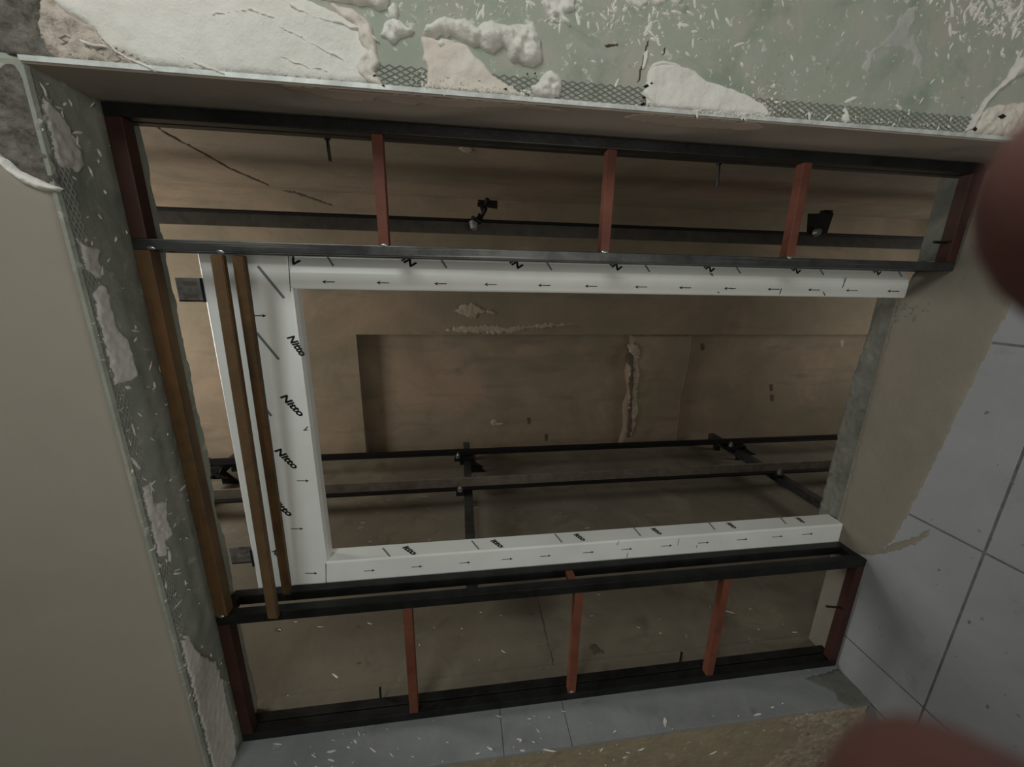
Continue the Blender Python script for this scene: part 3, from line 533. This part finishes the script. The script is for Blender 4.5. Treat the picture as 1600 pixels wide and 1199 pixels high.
for k, x in enumerate((520, 578, 652, 727, 793, 853, 920, 980, 1042, 1100, 1160, 1215, 1262)):
    if k == 0: continue
    y = 892 - (x - 578) * .0835; arrow((x - 9, y + .7), (x + 8, y - .7), 'Y', FY, NY, j1)
for x, y in ((407, 493.5), (474, 751.5), (465, 826.5), (487, 896)): arrow((x - 10, y), (x + 9, y), 'Y', FY, NY, hd)
arrow((474, 672.5), (481, 672), 'Y', FY, NY, hd, head=0)
for q in [(437, 612, 472, 650), (428, 696, 463, 732), (448, 519, 474, 556), (419, 772, 455, 806)]:
    word((q[0], q[1] + 8), (q[2] - 3, q[3] + 2), 'Y', FY, NY, hd, .030)
word((424, 862), (440, 876), 'Y', FY, NY, hd, .022)
for q in [(403, 416, 444, 466), (401, 520, 436, 562), (405, 626, 424, 650)]: arrow(q[:2], q[2:], 'Y', FY, NY, hd, 'printed_slash', .008, 0, 'greyink')
# side of the lower jamb (faces the opening)
for x in (640, 777, 906, 1026, 1143, 1250):
    s = 1 - (x - 640) / 1800; y = 866 - (x - 640) * .0822
    word((x - 12 * s, y - 10 * s), (x + 6 * s, y + 2.5 * s), 'X', .6505, (1, 0, 0), j1, .030, tm4)
for x in (603, 742, 872, 995, 1111, 1222):
    y = 863 - (x - 603) * .0822
    obj('printed_slash', line_mesh(at(x - 5, y - 6, 'X', .6505), at(x + 6, y + 7, 'X', .6505), (1, 0, 0), .006), M['greyink'], j1)
# outer slope of the upper jamb: the words run up under the steel tube
e1, e2 = Vector((1.672, YD + .002, 0)), Vector((1.705, YD + .020, 0)); es = (e2 - e1).normalized(); nn = Vector((0, 0, 1)).cross(es); nn = nn if nn.y < 0 else -nn
def on_slope(px, py):
    d = ROT @ Vector(((px - 800) / FPX, -(py - 599.5) / FPX, -1)); return CAM + d * ((e1 - CAM).dot(nn) / d.dot(nn))
for x in (463, 645, 812, 967, 1112, 1247, 1373):
    s = 1 - (x - 463) / 2000; y = 407 + (x - 463) * .0185
    a = on_slope(x + 8 * s, y + 2); b_ = on_slope(x - 36 * s, y - 26 * s)
    ux = (b_ - a) / tw; up = nn.cross(b_ - a).normalized() * .030
    place_mesh(tm, 'printed_word', a, ux, up, M['ink'], j2, .0007)
for x in (516, 693, 857, 1010, 1152, 1282, 1404):
    y = 409 + (x - 516) * .0185; obj('printed_slash', line_mesh(on_slope(x - 7, y - 12), on_slope(x + 5, y + 7), nn, .006), M['greyink'], j2)
arrow((450, 396), (454, 456), 'Y', FY - .0005, NY, hd, 'seam', .002, 0); arrow((509, 881), (509.5, 918), 'Y', FY - .0005, NY, hd, 'seam', .002, 0)
arrow((476, 672), (481, 667), 'Y', FY, NY, hd, 'scuff', .003, 0)
# scuffs near the floor end
for q in [(1316, 450, 1322, 434), (1218, 460, 1221, 451), (1286, 456, 1289, 462), (1121, 456, 1124, 458), (1111, 427, 1114, 431), (1140, 450, 1146, 452)]:
    arrow(q[:2], q[2:], 'Y', FY, NY, j2, 'scuff', .003, 0)
for q in [(1061, 842, 1059, 852), (964, 852, 967, 846), (979, 872, 981, 864), (1089, 852, 1088, 856)]: arrow(q[:2], q[2:], 'Y', FY, NY, j1, 'scuff', .002, 0)
# galvanised fixing brackets between lintel and head
def galv(x, label):
    t = thing('fixing_bracket', label, 'bracket', (0, 0, 0), 'galvanised door frame brackets')
    b = bmesh.new(); box(b, x - .034, x + .034, YD + .02, YD + .024, 2.366, 2.45, .001); box(b, x - .034, x - .030, YD + .02, YD + .06, 2.366, 2.45)
    obj('plate', b, M['galv'], t)
    bxo('end_lip', (x - .034, x + .034, YD - .002, YD + .02, 2.368, 2.372), M['black'], t)
    for dx in (-.018, .018): bxo('slot', (x + dx - .006, x + dx + .006, YD + .0185, YD + .0205, 2.395, 2.43), M['concrete'], t)
galv(1.600, 'galvanised bracket joining lintel to the white head, upper one'); galv(.686, 'galvanised bracket joining lintel to the white head, lower one near the corner')
# ------------------------------------------------------------------ the photographer's hand, two fingertips in front of the lens
def c2w(p): return CAM + ROT @ Vector(p)
def skin_body(name, nodes, edges, m, parent=None, sub=2):
    me = bpy.data.meshes.new(name); me.from_pydata([c2w(n[0]) for n in nodes], edges, []); o = obj(name, me, m, parent)
    sk = o.modifiers.new('skin', 'SKIN'); sv = me.skin_vertices[0].data
    for k, n in enumerate(nodes): sv[k].radius = (n[1] * (1.55 if n[1] < .0125 else 1.1),) * 2
    sv[0].use_root = True; sk.use_smooth_shade = True; s = o.modifiers.new('sub', 'SUBSURF'); s.levels = sub; s.render_levels = sub; return o
nodes = [((.175, -.03, .125), .026), ((.150, -.018, .090), .030), ((.128, -.034, .060), .017), ((.130, -.014, .062), .017), ((.130, .006, .060), .016), ((.124, .024, .056), .014)]
edges = [(0, 1), (1, 2), (1, 3), (1, 4), (1, 5)]
def chain(start, pts):
    p = start
    for q in pts: nodes.append(q); edges.append((p, len(nodes) - 1)); p = len(nodes) - 1
chain(2, [((.112, -.044, .020), .0098), ((.085, -.056, -.010), .0092), ((.043, -.0465, -.028), .0096), ((.0285, -.0405, -.0375), .0094)])
chain(3, [((.124, -.016, .022), .0100), ((.110, -.022, .002), .0092), ((.102, -.020, .018), .0085)])
chain(4, [((.124, .006, .022), .0098), ((.110, .002, .002), .0090), ((.102, .004, .018), .0083)])
chain(5, [((.112, .028, .018), .0090), ((.092, .026, -.014), .0085), ((.064, .0185, -.030), .0100), ((.0473, .0126, -.0375), .0098)])
chain(1, [((.150, -.060, .085), .014), ((.132, -.080, .050), .0112), ((.118, -.080, .026), .0100), ((.112, -.076, .014), .0088)])
chain(0, [((.195, -.045, .165), .025), ((.225, -.06, .23), .031)])
hand = thing('hand', "photographer's bare hand, two blurred reddish fingertips in front of the lens at right", 'hand', c2w((.175, -.03, .125)))
hb = skin_body('palm_and_fingers', nodes, edges, M['skin']); onto(hb, hand)
sl = skin_body('sleeve', [((.210, -.053, .20), .034), ((.26, -.08, .30), .042), ((.31, -.12, .42), .048)], [(0, 1), (1, 2)], M['sleeve']); onto(sl, hand)
# fingertip nails
for p in ((.0352, -.0520, -.0350), (.0560, .0240, -.0350)):
    b = bmesh.new(); bmesh.ops.create_uvsphere(b, u_segments=12, v_segments=8, radius=1, matrix=Matrix.Diagonal((.0058, .0012, .0046, 1)))
    for v in b.verts: v.co = c2w(Vector(p) + v.co)
    onto(smooth(obj('fingernail', b, M['nail'])), hand)
# the phone in the hand; the photograph was taken through its lens, so it stands right behind the camera
ph = thing('smartphone', "photographer's dark smartphone held upright in the hand, directly behind the viewpoint", 'phone', c2w((.05, -.015, .008)))
b = bmesh.new(); box(b, -.022, .080, -.050, .014, .0035, .0115, .003)
for v in b.verts: v.co = c2w(v.co)
onto(obj('phone_body', b, M['black']), ph)
b = bmesh.new(); box(b, -.019, .077, -.047, .011, .0114, .0119)
for v in b.verts: v.co = c2w(v.co)
onto(obj('screen', b, M['ink']), ph)
